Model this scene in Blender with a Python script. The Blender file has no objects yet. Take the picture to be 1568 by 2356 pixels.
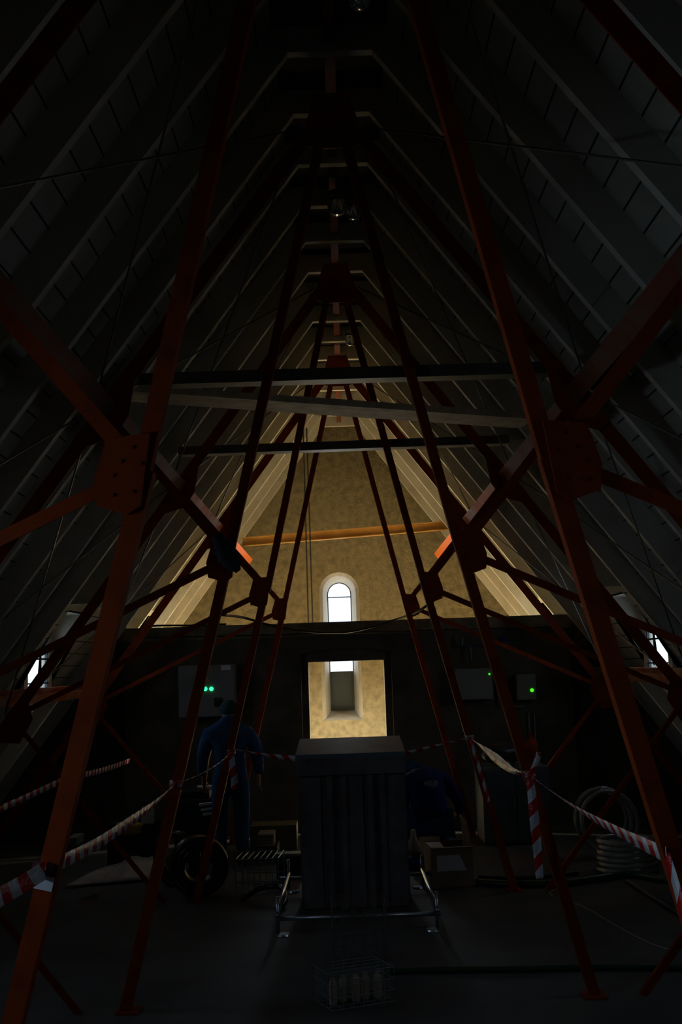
import bpy, bmesh, math, random
from mathutils import Vector as V, Matrix
random.seed(4)
S=bpy.context.scene; C=S.collection
# ------------------------------------------------------------------ camera
F=2600.0; TH=.1351; RO=-.0330; YA=-.0010; CXW=-.033; CZ=2.05
c,s=math.cos(YA),math.sin(YA)
_x=V((c,s,0)); _y=V((-s,c,0)); _z=V((0,0,1))
FW=_y*math.cos(TH)+_z*math.sin(TH); _u=-_y*math.sin(TH)+_z*math.cos(TH)
RT=_x*math.cos(RO)+_u*math.sin(RO); UP=-_x*math.sin(RO)+_u*math.cos(RO)
EYE=V((CXW,0,CZ))
cd=bpy.data.cameras.new('camera'); co=bpy.data.objects.new('camera',cd); C.objects.link(co)
cd.sensor_fit='HORIZONTAL'; cd.sensor_width=36; cd.lens=F/1568*36; cd.clip_start=.05; cd.clip_end=200
m=Matrix((RT,UP,-FW)).transposed().to_4x4(); m.translation=EYE; co.matrix_world=m
S.camera=co
def ray(px,py): return (FW*F+RT*(px-784)-UP*(py-1178))
def at(px,py,Y):
    d=ray(px,py); return EYE+d*((Y-EYE.y)/d.y)
def fl(px,py,z=0.0):
    d=ray(px,py); return EYE+d*((z-EYE.z)/d.z)
# ------------------------------------------------------------------ materials
def mat(name,col,rough=.6,metal=0,spec=.5,noise=None,bump=None,emit=None,trans=0,alpha=None,coord='Object'):
    """noise=(scale,colour2,lo,hi) ; bump=(scale,strength)"""
    M=bpy.data.materials.new(name); M.use_nodes=True; nt=M.node_tree; b=nt.nodes['Principled BSDF']
    b.inputs['Base Color'].default_value=(*col,1); b.inputs['Roughness'].default_value=rough
    b.inputs['Metallic'].default_value=metal; b.inputs['Specular IOR Level'].default_value=spec
    tc=nt.nodes.new('ShaderNodeTexCoord')
    if noise:
        n=nt.nodes.new('ShaderNodeTexNoise'); n.inputs['Scale'].default_value=noise[0]; n.inputs['Detail'].default_value=6
        r=nt.nodes.new('ShaderNodeValToRGB'); r.color_ramp.elements[0].position=noise[2]; r.color_ramp.elements[1].position=noise[3]
        r.color_ramp.elements[0].color=(*col,1); r.color_ramp.elements[1].color=(*noise[1],1)
        nt.links.new(tc.outputs[coord],n.inputs['Vector']); nt.links.new(n.outputs['Fac'],r.inputs['Fac']); nt.links.new(r.outputs['Color'],b.inputs['Base Color'])
    if bump:
        n=nt.nodes.new('ShaderNodeTexNoise'); n.inputs['Scale'].default_value=bump[0]; n.inputs['Detail'].default_value=5
        bp=nt.nodes.new('ShaderNodeBump'); bp.inputs['Strength'].default_value=bump[1]; bp.inputs['Distance'].default_value=.03
        nt.links.new(tc.outputs[coord],n.inputs['Vector']); nt.links.new(n.outputs['Fac'],bp.inputs['Height']); nt.links.new(bp.outputs['Normal'],b.inputs['Normal'])
    if emit:
        b.inputs['Emission Color'].default_value=(*emit[0],1); b.inputs['Emission Strength'].default_value=emit[1]
    if trans: b.inputs['Transmission Weight'].default_value=trans
    return M
def stripes(M,axis,period,frac,dark,coord='Object',off=0,only_y=False):
    """darken thin joints every `period` along an axis vector"""
    nt=M.node_tree; b=nt.nodes['Principled BSDF']; tc=nt.nodes.new('ShaderNodeTexCoord')
    dp=nt.nodes.new('ShaderNodeVectorMath'); dp.operation='DOT_PRODUCT'; dp.inputs[1].default_value=axis
    nt.links.new(tc.outputs[coord],dp.inputs[0])
    a=nt.nodes.new('ShaderNodeMath'); a.operation='MULTIPLY_ADD'; a.inputs[1].default_value=1/period; a.inputs[2].default_value=off
    nt.links.new(dp.outputs['Value'],a.inputs[0])
    fr=nt.nodes.new('ShaderNodeMath'); fr.operation='FRACT'; nt.links.new(a.outputs[0],fr.inputs[0])
    lt=nt.nodes.new('ShaderNodeMath'); lt.operation='LESS_THAN'; lt.inputs[1].default_value=frac; nt.links.new(fr.outputs[0],lt.inputs[0])
    mx=nt.nodes.new('ShaderNodeMixRGB'); mx.inputs['Color2'].default_value=(*dark,1); nt.links.new(lt.outputs[0],mx.inputs['Fac'])
    if only_y:
        ge=nt.nodes.new('ShaderNodeNewGeometry'); sp=nt.nodes.new('ShaderNodeSeparateXYZ'); nt.links.new(ge.outputs['True Normal'],sp.inputs[0])
        ab=nt.nodes.new('ShaderNodeMath'); ab.operation='ABSOLUTE'; nt.links.new(sp.outputs[1],ab.inputs[0])
        ml=nt.nodes.new('ShaderNodeMath'); ml.operation='MULTIPLY'; nt.links.new(ab.outputs[0],ml.inputs[0]); nt.links.new(lt.outputs[0],ml.inputs[1]); nt.links.new(ml.outputs[0],mx.inputs['Fac'])
    old=b.inputs['Base Color']
    if old.is_linked: nt.links.new(old.links[0].from_socket,mx.inputs['Color1'])
    else: mx.inputs['Color1'].default_value=old.default_value
    nt.links.new(mx.outputs[0],b.inputs['Base Color']); return M
M={}
M['steel']=mat('red_primer_steel',(.27,.040,.002),.65,noise=(7,(.175,.024,.003),.45,.7),spec=.12)
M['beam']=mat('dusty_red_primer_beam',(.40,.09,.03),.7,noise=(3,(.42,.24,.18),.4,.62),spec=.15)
M['beamshade']=mat('shaded_red_primer_beam',(.15,.028,.008),.7,noise=(3,(.13,.055,.035),.4,.62),spec=.1)  # primer copy for the dim stretches, shade put into the colour
M['beamo']=mat('lit_orange_primer_beam',(.75,.17,.04),.6,noise=(3,(.62,.26,.14),.5,.75),spec=.2)  # primer copy for the farthest stretch, strong back-room light put into the colour
M['beamor']=mat('orange_cross_steel',(.62,.33,.08),.45,noise=(4,(.48,.24,.06),.4,.7))
M['timber']=mat('pale_timber',(.62,.54,.37),.7,noise=(9,(.42,.33,.2),.4,.7))
M['dkbeam']=mat('dull_grey_steel',(.13,.12,.10),.5,noise=(5,(.08,.07,.06),.4,.7))
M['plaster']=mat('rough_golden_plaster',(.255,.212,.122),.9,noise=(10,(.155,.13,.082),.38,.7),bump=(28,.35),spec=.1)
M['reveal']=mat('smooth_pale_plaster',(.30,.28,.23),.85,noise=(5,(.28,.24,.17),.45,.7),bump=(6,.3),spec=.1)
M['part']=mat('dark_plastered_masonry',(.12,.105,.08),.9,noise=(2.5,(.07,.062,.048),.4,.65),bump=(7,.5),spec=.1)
M['slab']=mat('pale_concrete_slab',(.44,.41,.33),.8,noise=(3,(.33,.29,.21),.45,.75),spec=.15)
M['rib']=mat('pale_concrete_rib',(.54,.51,.43),.8,noise=(4,(.45,.42,.34),.45,.75),spec=.15)
M['floor']=mat('dusty_concrete_floor',(.10,.098,.095),.75,noise=(1.3,(.06,.058,.055),.4,.7),bump=(3,.2),spec=.25)
M['oldwood']=mat('weathered_grey_timber',(.15,.135,.135),.75,noise=(6,(.08,.072,.072),.4,.7))
M['lidwood']=mat('blue_grey_lid',(.12,.16,.20),.6,noise=(6,(.08,.11,.14),.4,.7))
M['black']=mat('black_rubber',(.015,.015,.016),.45)
M['blackgloss']=mat('black_glossy_plastic',(.012,.013,.015),.22)
M['cab']=mat('grey_painted_cabinet',(.20,.195,.19),.5)
M['cab2']=mat('beige_painted_cabinet',(.21,.20,.18),.5)
M['crate']=mat('blue_grey_metal_cabinet',(.11,.125,.14),.5,noise=(4,(.08,.09,.10),.4,.7))
M['blue']=mat('blue_cotton_workwear',(.045,.12,.26),.85,noise=(9,(.025,.07,.17),.4,.7),bump=(12,.5),spec=.1)
M['navy']=mat('navy_jacket_cloth',(.012,.03,.16),.85,noise=(9,(.01,.02,.1),.4,.7),bump=(12,.5),spec=.1)
M['teal']=mat('dark_teal_knit',(.01,.07,.08),.9)
M['skin']=mat('skin',(.45,.26,.18),.6)
M['hair']=mat('dark_hair',(.03,.02,.015),.6)
M['shoe']=mat('dark_work_boot',(.03,.025,.02),.6)
M['white']=mat('white_paper',(.7,.72,.75),.7)
M['card']=mat('brown_cardboard',(.33,.22,.12),.8,noise=(8,(.27,.18,.10),.4,.7))
M['cardin']=mat('pale_cardboard_edge',(.45,.36,.26),.8)
M['yellow']=mat('yellow_plastic',(.55,.35,.02),.5)
M['olive']=mat('olive_painted_board',(.10,.09,.03),.7)
M['green']=mat('dark_green_hose_rubber',(.01,.06,.02),.4)
M['galv']=mat('galvanised_steel',(.40,.46,.50),.28,metal=.9)
M['wire']=mat('grey_green_wire',(.28,.34,.33),.4,metal=.5)
M['wire2']=mat('brown_wire',(.20,.15,.12),.5,metal=.4)
M['clear']=mat('cloudy_clear_pvc',(.55,.55,.5),.16,trans=.55,spec=.6)
M['glass']=mat('clear_lamp_glass',(.9,.95,1),.05,trans=.8,spec=.8)
M['green_led']=mat('lit_green_lamp',(.0,.3,.08),.4,emit=((.02,1,.22),3.2))
M['green_led2']=mat('lit_yellow_green_lamp',(.05,.3,.0),.4,emit=((.06,1,.01),1.4))
M['sheet']=mat('dusty_clear_sheeting',(.55,.5,.45),.4,noise=(5,(.3,.27,.25),.4,.65),spec=.6)
M['plank']=mat('pale_sawn_board',(.30,.24,.15),.7)
M['winmetal']=mat('dark_window_metal',(.028,.042,.052),.45,spec=.5)
M['rag']=mat('charcoal_cloth',(.03,.035,.04),.95)
M['rope']=mat('dark_rope',(.04,.035,.028),.9)
M['rod']=mat('dull_tie_rod',(.16,.14,.12),.45,metal=.4)
# thin window glass: mostly see-through, a little mirror
def thin_glass(name):
    g=bpy.data.materials.new(name); g.use_nodes=True; nt=g.node_tree; nt.nodes.clear()
    o=nt.nodes.new('ShaderNodeOutputMaterial'); t=nt.nodes.new('ShaderNodeBsdfTransparent'); r=nt.nodes.new('ShaderNodeBsdfGlossy'); r.inputs['Roughness'].default_value=.05
    x=nt.nodes.new('ShaderNodeMixShader'); t.inputs[0].default_value=(.92,.96,1,1)
    x.inputs[0].default_value=.07; nt.links.new(t.outputs[0],x.inputs[1]); nt.links.new(r.outputs[0],x.inputs[2]); nt.links.new(x.outputs[0],o.inputs[0]); return g
M['pane']=thin_glass('window_glass')
# red and white tape: bands across the ribbon, read from the ribbon's own UV
def tape_mat():
    g=mat('red_white_barrier_tape',(.7,.7,.72),.25,spec=.6,bump=(26,.5)); nt=g.node_tree; b=nt.nodes['Principled BSDF']
    uv=nt.nodes.new('ShaderNodeUVMap'); uv.uv_map='UVMap'; sx=nt.nodes.new('ShaderNodeSeparateXYZ'); nt.links.new(uv.outputs[0],sx.inputs[0])
    a=nt.nodes.new('ShaderNodeMath'); a.operation='MULTIPLY_ADD'; a.inputs[1].default_value=.30; nt.links.new(sx.outputs[1],a.inputs[0]); nt.links.new(sx.outputs[0],a.inputs[2])
    fr=nt.nodes.new('ShaderNodeMath'); fr.operation='FRACT'; nt.links.new(a.outputs[0],fr.inputs[0])
    lt=nt.nodes.new('ShaderNodeMath'); lt.operation='LESS_THAN'; lt.inputs[1].default_value=.5; nt.links.new(fr.outputs[0],lt.inputs[0])
    mx=nt.nodes.new('ShaderNodeMixRGB'); mx.inputs['Color1'].default_value=(.72,.74,.78,1); mx.inputs['Color2'].default_value=(.62,.02,.015,1)
    nt.links.new(lt.outputs[0],mx.inputs['Fac']); nt.links.new(mx.outputs[0],b.inputs['Base Color']); return g
M['tape']=tape_mat()
# ------------------------------------------------------------------ mesh tools
def link(name,bm,material,parent=None,smooth=False):
    me=bpy.data.meshes.new(name); bmesh.ops.recalc_face_normals(bm,faces=bm.faces); bm.to_mesh(me); bm.free()
    if smooth:
        for p in me.polygons: p.use_smooth=True
    o=bpy.data.objects.new(name,me); C.objects.link(o)
    for q in (material if isinstance(material,(list,tuple)) else [material]): me.materials.append(q)
    if parent is not None:
        o.parent=parent; o.matrix_parent_inverse=Matrix.Translation(-parent.location) if parent.type=='EMPTY' else Matrix()
    return o
def tag(o,label=None,cat=None,group=None,kind=None):
    if label: o['label']=label
    if cat: o['category']=cat
    if group: o['group']=group
    if kind: o['kind']=kind
    return o
def thing(name,loc,label,cat,group=None):
    o=bpy.data.objects.new(name,None); C.objects.link(o); o.location=loc; o.empty_display_size=.1
    return tag(o,label,cat,group)
def struct(o): o['kind']='structure'; return o
def hexa(bm,P,mi=0):
    v=[bm.verts.new(p) for p in P]
    for f in ((0,1,2,3),(4,7,6,5),(0,4,5,1),(1,5,6,2),(2,6,7,3),(3,7,4,0)):
        bm.faces.new([v[i] for i in f]).material_index=mi
def box(bm,a,b,mi=0):
    x0,y0,z0=a; x1,y1,z1=b
    hexa(bm,[(x0,y0,z0),(x1,y0,z0),(x1,y1,z0),(x0,y1,z0),(x0,y0,z1),(x1,y0,z1),(x1,y1,z1),(x0,y1,z1)],mi)
def prism(bm,poly,off,mi=0):
    """planar polygon (list of Vectors) extruded by the vector off"""
    a=[bm.verts.new(p) for p in poly]; b=[bm.verts.new(V(p)+V(off)) for p in poly]; n=len(poly)
    bm.faces.new(a).material_index=mi; bm.faces.new(b[::-1]).material_index=mi
    for i in range(n): bm.faces.new((a[i],b[i],b[(i+1)%n],a[(i+1)%n])).material_index=mi
def bar(bm,A,B,prof,xa,ya):
    """extrude the 2-D profile from A to B; xa, ya = its axes"""
    A=V(A);B=V(B); prism(bm,[A+xa*p[0]+ya*p[1] for p in prof],B-A)
def rectp(w,h): return [(-w/2,-h/2),(w/2,-h/2),(w/2,h/2),(-w/2,h/2)]
def lp(w,d,t,sx=1):   # angle section: flange across the view at the front, web going back at one edge
    p=[(-w/2,0),(w/2,0),(w/2,d),(w/2-t,d),(w/2-t,t),(-w/2,t)]
    return [(sx*x,y) for x,y in p]
def tp(w,d,t): return [(-w/2,0),(w/2,0),(w/2,t),(t*.7,t),(t*.7,d),(-t*.7,d),(-t*.7,t),(-w/2,t)]
def ip(w,h,t): 
    a=w/2;b=h/2; return [(-a,-b),(a,-b),(a,-b+t),(t/2,-b+t),(t/2,b-t),(a,b-t),(a,b),(-a,b),(-a,b-t),(-t/2,b-t),(-t/2,-b+t),(-a,-b+t)]
YV=V((0,1,0))
def inplane(A,B):
    d=(V(B)-V(A)).normalized(); return V((d.z,0,-d.x)).normalized() if abs(d.y)<.999 else V((1,0,0))
def tube(bm,pts,r,n=8,closed=False,cap=True):
    pts=[V(p) for p in pts]; rings=[]; N=len(pts); up=None
    for i,p in enumerate(pts):
        if closed: t=pts[(i+1)%N]-pts[i-1]
        else: t=pts[min(i+1,N-1)]-pts[max(i-1,0)]
        t.normalize()
        if up is None: up=t.orthogonal()
        up=(up-t*up.dot(t)).normalized(); w=t.cross(up)
        rr=r[i] if isinstance(r,(list,tuple)) else r
        rings.append([bm.verts.new(p+(up*math.cos(2*math.pi*k/n)+w*math.sin(2*math.pi*k/n))*rr) for k in range(n)])
    for i in range(N if closed else N-1):
        a,b=rings[i],rings[(i+1)%N]
        off=0
        if closed and i==N-1:
            off=min(range(n),key=lambda o:(b[o].co-a[0].co).length)
        for k in range(n): bm.faces.new((a[k],a[(k+1)%n],b[(k+1+off)%n],b[(k+off)%n]))
    if not closed and cap: bm.faces.new(rings[0][::-1]); bm.faces.new(rings[-1])
def lathe(bm,prof,c0,ax=V((0,0,1)),n=24,mi=0):
    """prof: (radius, height) along axis ax from c0"""
    ax=V(ax).normalized(); u=ax.orthogonal().normalized(); w=ax.cross(u); c0=V(c0); R=[]
    for r,h in prof:
        if r<1e-6: R.append([bm.verts.new(c0+ax*h)])
        else: R.append([bm.verts.new(c0+ax*h+(u*math.cos(2*math.pi*k/n)+w*math.sin(2*math.pi*k/n))*r) for k in range(n)])
    for a,b in zip(R,R[1:]):
        for k in range(n):
            q=[a[k%len(a)],a[(k+1)%len(a)],b[(k+1)%len(b)],b[k%len(b)]]
            f=[]; [f.append(x) for x in q if x not in f]
            if len(f)>2: bm.faces.new(f).material_index=mi
def cr(pts,n=8):
    """smooth curve through the points"""
    P=[V(p) for p in pts]; P=[2*P[0]-P[1]]+P+[2*P[-1]-P[-2]]; out=[]
    for i in range(1,len(P)-2):
        for k in range(n):
            t=k/n; a,b,c_,d=P[i-1:i+3]
            out.append(.5*((2*b)+(c_-a)*t+(2*a-5*b+4*c_-d)*t*t+(-a+3*b-3*c_+d)*t**3))
    out.append(P[-2]); return out
def one(name,fn,material,parent=None,smooth=False):
    bm=bmesh.new(); fn(bm); return link(name,bm,material,parent,smooth)
# ------------------------------------------------------------------ attic geometry
L=3.265; Y1=3.948; TY=[Y1+i*L for i in range(4)]
GY=18.5; BY=-2.0; RT0=.27; RZ=5.95; AL=.742         # inner face of the ribs: X = RT0+AL*(RZ-Z)
PW=14.45                                             # front of the partition wall
NV=V((1,0,AL)).normalized()                          # outward normal of the right slope is (1, AL)
SD=V((AL,0,-1)).normalized()                         # down the right slope
def roofx(z,off=0): return RT0+AL*(RZ-z)+off
REC=.18                                              # recess of the slabs behind the ribs
def sect(z0,off,zb=0.0):
    """half section points at a normal offset from the rib face, right side: ridge then eave"""
    top=RZ+off; xt=RT0+off*(math.sqrt(1+AL*AL)-AL)
    return (xt,top),(RT0+AL*(RZ-zb)+off*math.sqrt(1+AL*AL),zb)
DORM=[(3.2,0),(7.3,0),(12.4,.10),(15.8,.22)]; DZ0,DZ1=1.72,2.62; DW=.56
pitch=L/4
# slabs
def slabs(bm):
    (xt,zt),(xe,ze)=sect(0,REC,-.05); T=.08
    ys=sorted({BY,GY+.3}|{y-DW for y,_ in DORM}|{y+DW for y,_ in DORM})
    for a,b in zip(ys,ys[1:]):
        hole=any(abs((a+b)/2-y)<DW for y,_ in DORM)
        for sg in (-1,1):
            def pt(z,o=0): 
                x=RT0+AL*(RZ-z)+REC*math.sqrt(1+AL*AL)
                return x+o*1.2
            sh=sum(h for y,h in DORM if abs((a+b)/2-y)<DW)
            segs=[(zt,-.05)] if not hole else [(zt,DZ1+sh),(DZ0+sh,-.05)]
            for z0,z1 in segs:
                x0=xt if z0==zt else pt(z0); x1=pt(z1)
                prism(bm,[(sg*x0,a,z0),(sg*x1,a,z1),(sg*(x1+T*1.2),a,z1),(sg*(x0+(T*1.2 if z0!=zt else 0)),a,z0+(T if z0==zt else 0))],(0,b-a,0))
        prism(bm,[(-xt,a,zt),(xt,a,zt),(xt,a,zt+T),(-xt,a,zt+T)],(0,b-a,0))
stripes(M['slab'],(0,0,1),.137,.075,(.03,.03,.03),off=.31)
ceil=struct(one('ceiling',slabs,M['slab']))
# ribs: each a bent band following slope - ridge - slope
axR=(.0,0,1)
RW=.07
k0=int((BY-TY[0])/pitch)
rib_y=[TY[0]+(k+.5)*pitch for k in range(k0,40) if BY<TY[0]+(k+.5)*pitch<GY-.05]
for ry in rib_y:
    near=[(y,h) for y,h in DORM if abs(ry-y)<(.98 if y==12.4 else DW+RW/2)]; cut=bool(near); sh=near[0][1] if cut else 0
    def rb(bm):
        for sg in (-1,1):
            (xi,zi),(xo,zo)=sect(0,0,-.03),sect(0,REC,-.03)
            (xti,zti),(xei,_)=sect(0,0,-.03); (xto,zto),(xeo,_)=sect(0,REC,-.03)
            def q(z0,z1,top):
                a0=xti if top else roofx(z0); a1=roofx(z1); b0=xto if top else roofx(z0)+REC*math.sqrt(1+AL*AL); b1=roofx(z1)+REC*math.sqrt(1+AL*AL)
                zt=zto if top else z0
                prism(bm,[(sg*a0,ry-RW/2,z0),(sg*a1,ry-RW/2,z1),(sg*b1,ry-RW/2,z1),(sg*b0,ry-RW/2,zt)],(0,RW,0))
            if cut: q(zti,DZ1+sh+.05,True); q(DZ0+sh-.03,-.03,False)
            else: q(zti,-.03,True)
        (xti,zti),_=sect(0,0); (xto,zto),_=sect(0,REC)
        prism(bm,[(-xti,ry-RW/2,zti),(xti,ry-RW/2,zti),(xto,ry-RW/2,zto),(-xto,ry-RW/2,zto)],(0,RW,0))
    one('roof_rib',rb,M['rib'],ceil)
# floor
def flo(bm): box(bm,(-6,BY-.3,-.25),(6,GY+.6,0))
struct(one('floor',flo,M['floor']))
M['floorbounce']=mat('pale_bounce_floor',(.62,.52,.34),.9,noise=(2,(.5,.4,.25),.4,.7))
struct(one('floor_rear_bounce',lambda bm:box(bm,(-4.6,PW+.36,-.1),(4.6,GY,.012)),M['floorbounce']))  # unseen pale floor piece, added to bounce the dormer light up
# gable wall with the tall arched window
WX=-.09; ro_=.325; rg=.198; RD=.42
def arch(r,zb,zs,y,n=14,x0=WX):
    p=[V((x0-r,y,zb))]+[V((x0-r*math.cos(math.pi*k/n),y,zs+r*math.sin(math.pi*k/n))) for k in range(n+1)]+[V((x0+r,y,zb))]
    return p
o_in=arch(ro_,1.18,3.245,GY); o_gl=arch(rg,1.32,3.23,GY+RD)
def fill_with_hole(bm,outer,inner,off,mi=0):
    vo=[bm.verts.new(p) for p in outer]; vi=[bm.verts.new(p) for p in inner]; es=[]
    for L_ in (vo,vi):
        for i in range(len(L_)): es.append(bm.edges.new((L_[i],L_[(i+1)%len(L_)])))
    r=bmesh.ops.triangle_fill(bm,use_beauty=True,use_dissolve=False,edges=es)
    return vo,vi
def gable(bm):
    outer=[V((-5.2,GY,-.1)),V((5.2,GY,-.1)),V((5.2,GY,.2)),V((.3,GY,6.4)),V((-.3,GY,6.4)),V((-5.2,GY,.2))]
    fill_with_hole(bm,outer,o_in,0)
    bmesh.ops.subdivide_edges(bm,edges=bm.edges[:],cuts=1,use_grid_fill=False)
    outer2=[p+V((0,RD+.1,0)) for p in outer]
    fill_with_hole(bm,outer2,[p+V((0,.1,0)) for p in arch(rg,1.32,3.23,GY+RD)],0)
struct(one('wall_back',gable,M['plaster']))
def reveal(bm):
    a0=[bm.verts.new(p) for p in o_in]; a=[bm.verts.new(p) for p in arch(.272,1.215,3.243,GY+.07)]; b=[bm.verts.new(p) for p in o_gl]
    for i in range(len(a)): bm.faces.new((a0[i],a0[(i+1)%len(a)],a[(i+1)%len(a)],a[i]))
    d=[bm.verts.new(p+V((0,.1,0))) for p in o_gl]; n=len(a)
    for i in range(n):
        bm.faces.new((a[i],a[(i+1)%n],b[(i+1)%n],b[i])); bm.faces.new((b[i],b[(i+1)%n],d[(i+1)%n],d[i]))
w1=struct(one('window_1',reveal,M['reveal']))
def wfr(bm):
    out=arch(rg,1.32,3.23,GY+RD); inn=arch(rg-.014,1.345,3.23,GY+RD)
    n=len(out)
    for i in range(n):
        j=(i+1)%n
        P=[out[i],out[j],inn[j],inn[i]]; hexa(bm,P+[p+V((0,.04,0)) for p in P])
    for z in (3.185,): box(bm,(WX-rg,GY+RD,z-.008),(WX+rg,GY+RD+.04,z+.008))
def wsh(bm):
    box(bm,(WX-rg+.003,GY+RD+.012,1.345),(WX+rg-.003,GY+RD+.03,1.955))
    for z in (1.355,1.945): box(bm,(WX-rg+.022,GY+RD-.012,z-.012),(WX+rg-.022,GY+RD+.012,z+.012))
    for x in (-.148,.148): box(bm,(WX+x-.01,GY+RD-.012,1.367),(WX+x+.01,GY+RD+.012,1.933))
def wpn(bm): box(bm,(WX-rg+.02,GY+RD+.014,1.967),(WX+rg-.02,GY+RD+.018,3.39))
one('window_frame',wfr,M['winmetal'],w1); tag(one('shutter_panel',wsh,M['winmetal'],w1),'dark panel closing the lower part of the window'); 
# arched pane
def wpn(bm): prism(bm,arch(rg-.02,1.96,3.23,GY+RD+.014),(0,.004,0))
one('window_pane',wpn,M['pane'],w1)
# partition wall with the doorway, front face PW
dl,dr=at(710,1600,PW).x,at(886,1600,PW).x; dtop=(at(797,1521,PW+.35)).z
ptop=at(790,1431,PW).z
def part(bm):
    x=2.83; T=.35
    ol,orr=dl-.09,dr+.09; ot=dtop+.10
    # thin back skin around the opening and a thicker front skin whose opening is larger, with a flat arch
    for (a,b,l,r,t) in ((PW,PW+.05,ol,orr,ot),(PW+.05,PW+T,dl,dr,dtop)):
        outer=[V((-x,a,-.05)),V((x,a,-.05)),V((x,a,ptop)),V((-x,a,ptop))]
        n=10; tp_=[V((l+(r-l)*k/n,a,t+(.07*(1-(2*k/n-1)**2) if a==PW else 0))) for k in range(n+1)]
        poly=[V((-x,a,-.02)),V((l,a,-.02))]+tp_+[V((r,a,-.02)),V((x,a,-.02)),V((x,a,ptop)),V((-x,a,ptop))]
        prism(bm,poly,(0,b-a,0))
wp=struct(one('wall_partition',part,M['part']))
def side(bm):
    for sg in (-1,1):
        e=.16
        prism(bm,[(sg*2.83,PW+.12,-.02),(sg*(roofx(-.02)+e),PW+.12,-.02),(sg*(roofx(ptop)+e),PW+.12,ptop),(sg*2.83,PW+.12,ptop)],(0,.2,0))
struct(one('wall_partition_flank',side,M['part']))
# coping band on top of the partition and the shallow groove under it
def cop(bm): box(bm,(-2.86,PW-.03,ptop-.165),(2.86,PW+.36,ptop+.005))
M['cop']=mat('brown_render_band',(.20,.17,.11),.9,noise=(5,(.12,.10,.06),.4,.65),bump=(9,.6))
struct(one('trim_1',cop,M['cop']))
def bk(bm): box(bm,(-6,BY-.2,-.2),(6,BY,6.6))
struct(one('wall_behind',bk,M['part']))
# dormer windows in both slopes
SKY=(.62,.80,1.0)
def area_light(name,loc,rot,sx,sy,rad,col,spread=math.pi):
    d=bpy.data.lights.new(name,'AREA'); d.shape='RECTANGLE'; d.size=sx; d.size_y=sy; d.energy=rad*math.pi*sx*sy; d.color=col; d.spread=spread
    o=bpy.data.objects.new(name,d); C.objects.link(o); o.location=loc; o.rotation_euler=rot; return o
DR={ (3.2,-1):24.0,(3.2,1):.8,(7.3,-1):3.2,(7.3,1):1.9,(12.4,-1):1.3,(12.4,1):1.1,(15.8,-1):370,(15.8,1):370 }
wn=2
ZA,ZB=DZ0,DZ1
for dy,dh in DORM:
    DZ0,DZ1=ZA+dh,ZB+dh
    for sg in (-1,1):
        XW=3.50 if not dh else (3.36 if dh<.15 else 3.30)
        def ck(bm):
            xs=roofx(DZ0)+.225; xh=roofx(DZ1)+.225; xe=XW+.12
            for yy in (dy-DW-.05,dy+DW):
                prism(bm,[(sg*xs,yy,DZ0-.05),(sg*xe,yy,DZ0-.05),(sg*xe,yy,DZ1+.05),(sg*xh,yy,DZ1+.05)],(0,.05,0))
            prism(bm,[(sg*xs,dy-DW,DZ0),(sg*xe,dy-DW,DZ0),(sg*xe,dy-DW,DZ0-.05),(sg*xs,dy-DW,DZ0-.05)],(0,2*DW,0))
            prism(bm,[(sg*xh,dy-DW,DZ1),(sg*xe,dy-DW,DZ1),(sg*xe,dy-DW,DZ1+.05),(sg*xh,dy-DW,DZ1+.05)],(0,2*DW,0))
        w=struct(one('window_%d'%wn,ck,M['rib'])); wn+=1
        def archy(r,zb,zs,x,n=10): return [V((x,dy-r,zb))]+[V((x,dy-r*math.cos(math.pi*k/n),zs+r*math.sin(math.pi*k/n))) for k in range(n+1)]+[V((x,dy+r,zb))]
        def face(bm):
            x=sg*XW; out=[V((x,dy-DW,DZ0)),V((x,dy+DW,DZ0)),V((x,dy+DW,DZ1)),V((x,dy-DW,DZ1))]
            a=fill_with_hole(bm,out,archy(.42,DZ0+.06,DZ0+.42,x),0)
            r=bmesh.ops.extrude_face_region(bm,geom=bm.faces[:]); bmesh.ops.translate(bm,vec=(sg*.06,0,0),verts=[g for g in r['geom'] if isinstance(g,bmesh.types.BMVert)])
        one('window_wall',face,M['rib'],w)
        def fr(bm):
            o=archy(.42,DZ0+.06,DZ0+.42,sg*(XW+.01)); i_=archy(.40,DZ0+.085,DZ0+.42,sg*(XW+.01)); n=len(o)
            for k in range(n):
                j=(k+1)%n; P=[o[k],o[j],i_[j],i_[k]]; hexa(bm,P+[p+V((sg*.03,0,0)) for p in P])
            box(bm,(sg*(XW+.01)-.012,dy-.41,DZ0+.40),(sg*(XW+.01)+.012,dy+.41,DZ0+.42))
            box(bm,(sg*(XW+.01)-.012,dy-.41,DZ0+.14),(sg*(XW+.01)+.012,dy+.41,DZ0+.155))
        one('window_frame',fr,M['winmetal'],w)
        one('window_pane',lambda bm:prism(bm,archy(.405,DZ0+.08,DZ0+.42,sg*(XW+.02)),(sg*.004,0,0)),M['pane'],w)
        rr=DR[(dy,sg)]; col=SKY if dy<15 else (1.0,.84,.60)
        area_light('daylight',(sg*(XW+.34),dy,(DZ0+DZ1)/2+.16),(0,math.radians(sg*(90-(35 if dy<15 else 42))),0),1.0,1.1,rr,col,math.pi if dy<15 else math.radians(95))
area_light('daylight',(WX,GY+RD+.45,2.35),(math.radians(-90),0,0),1.1,2.5,9.0,(.95,.97,1.0))
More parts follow.
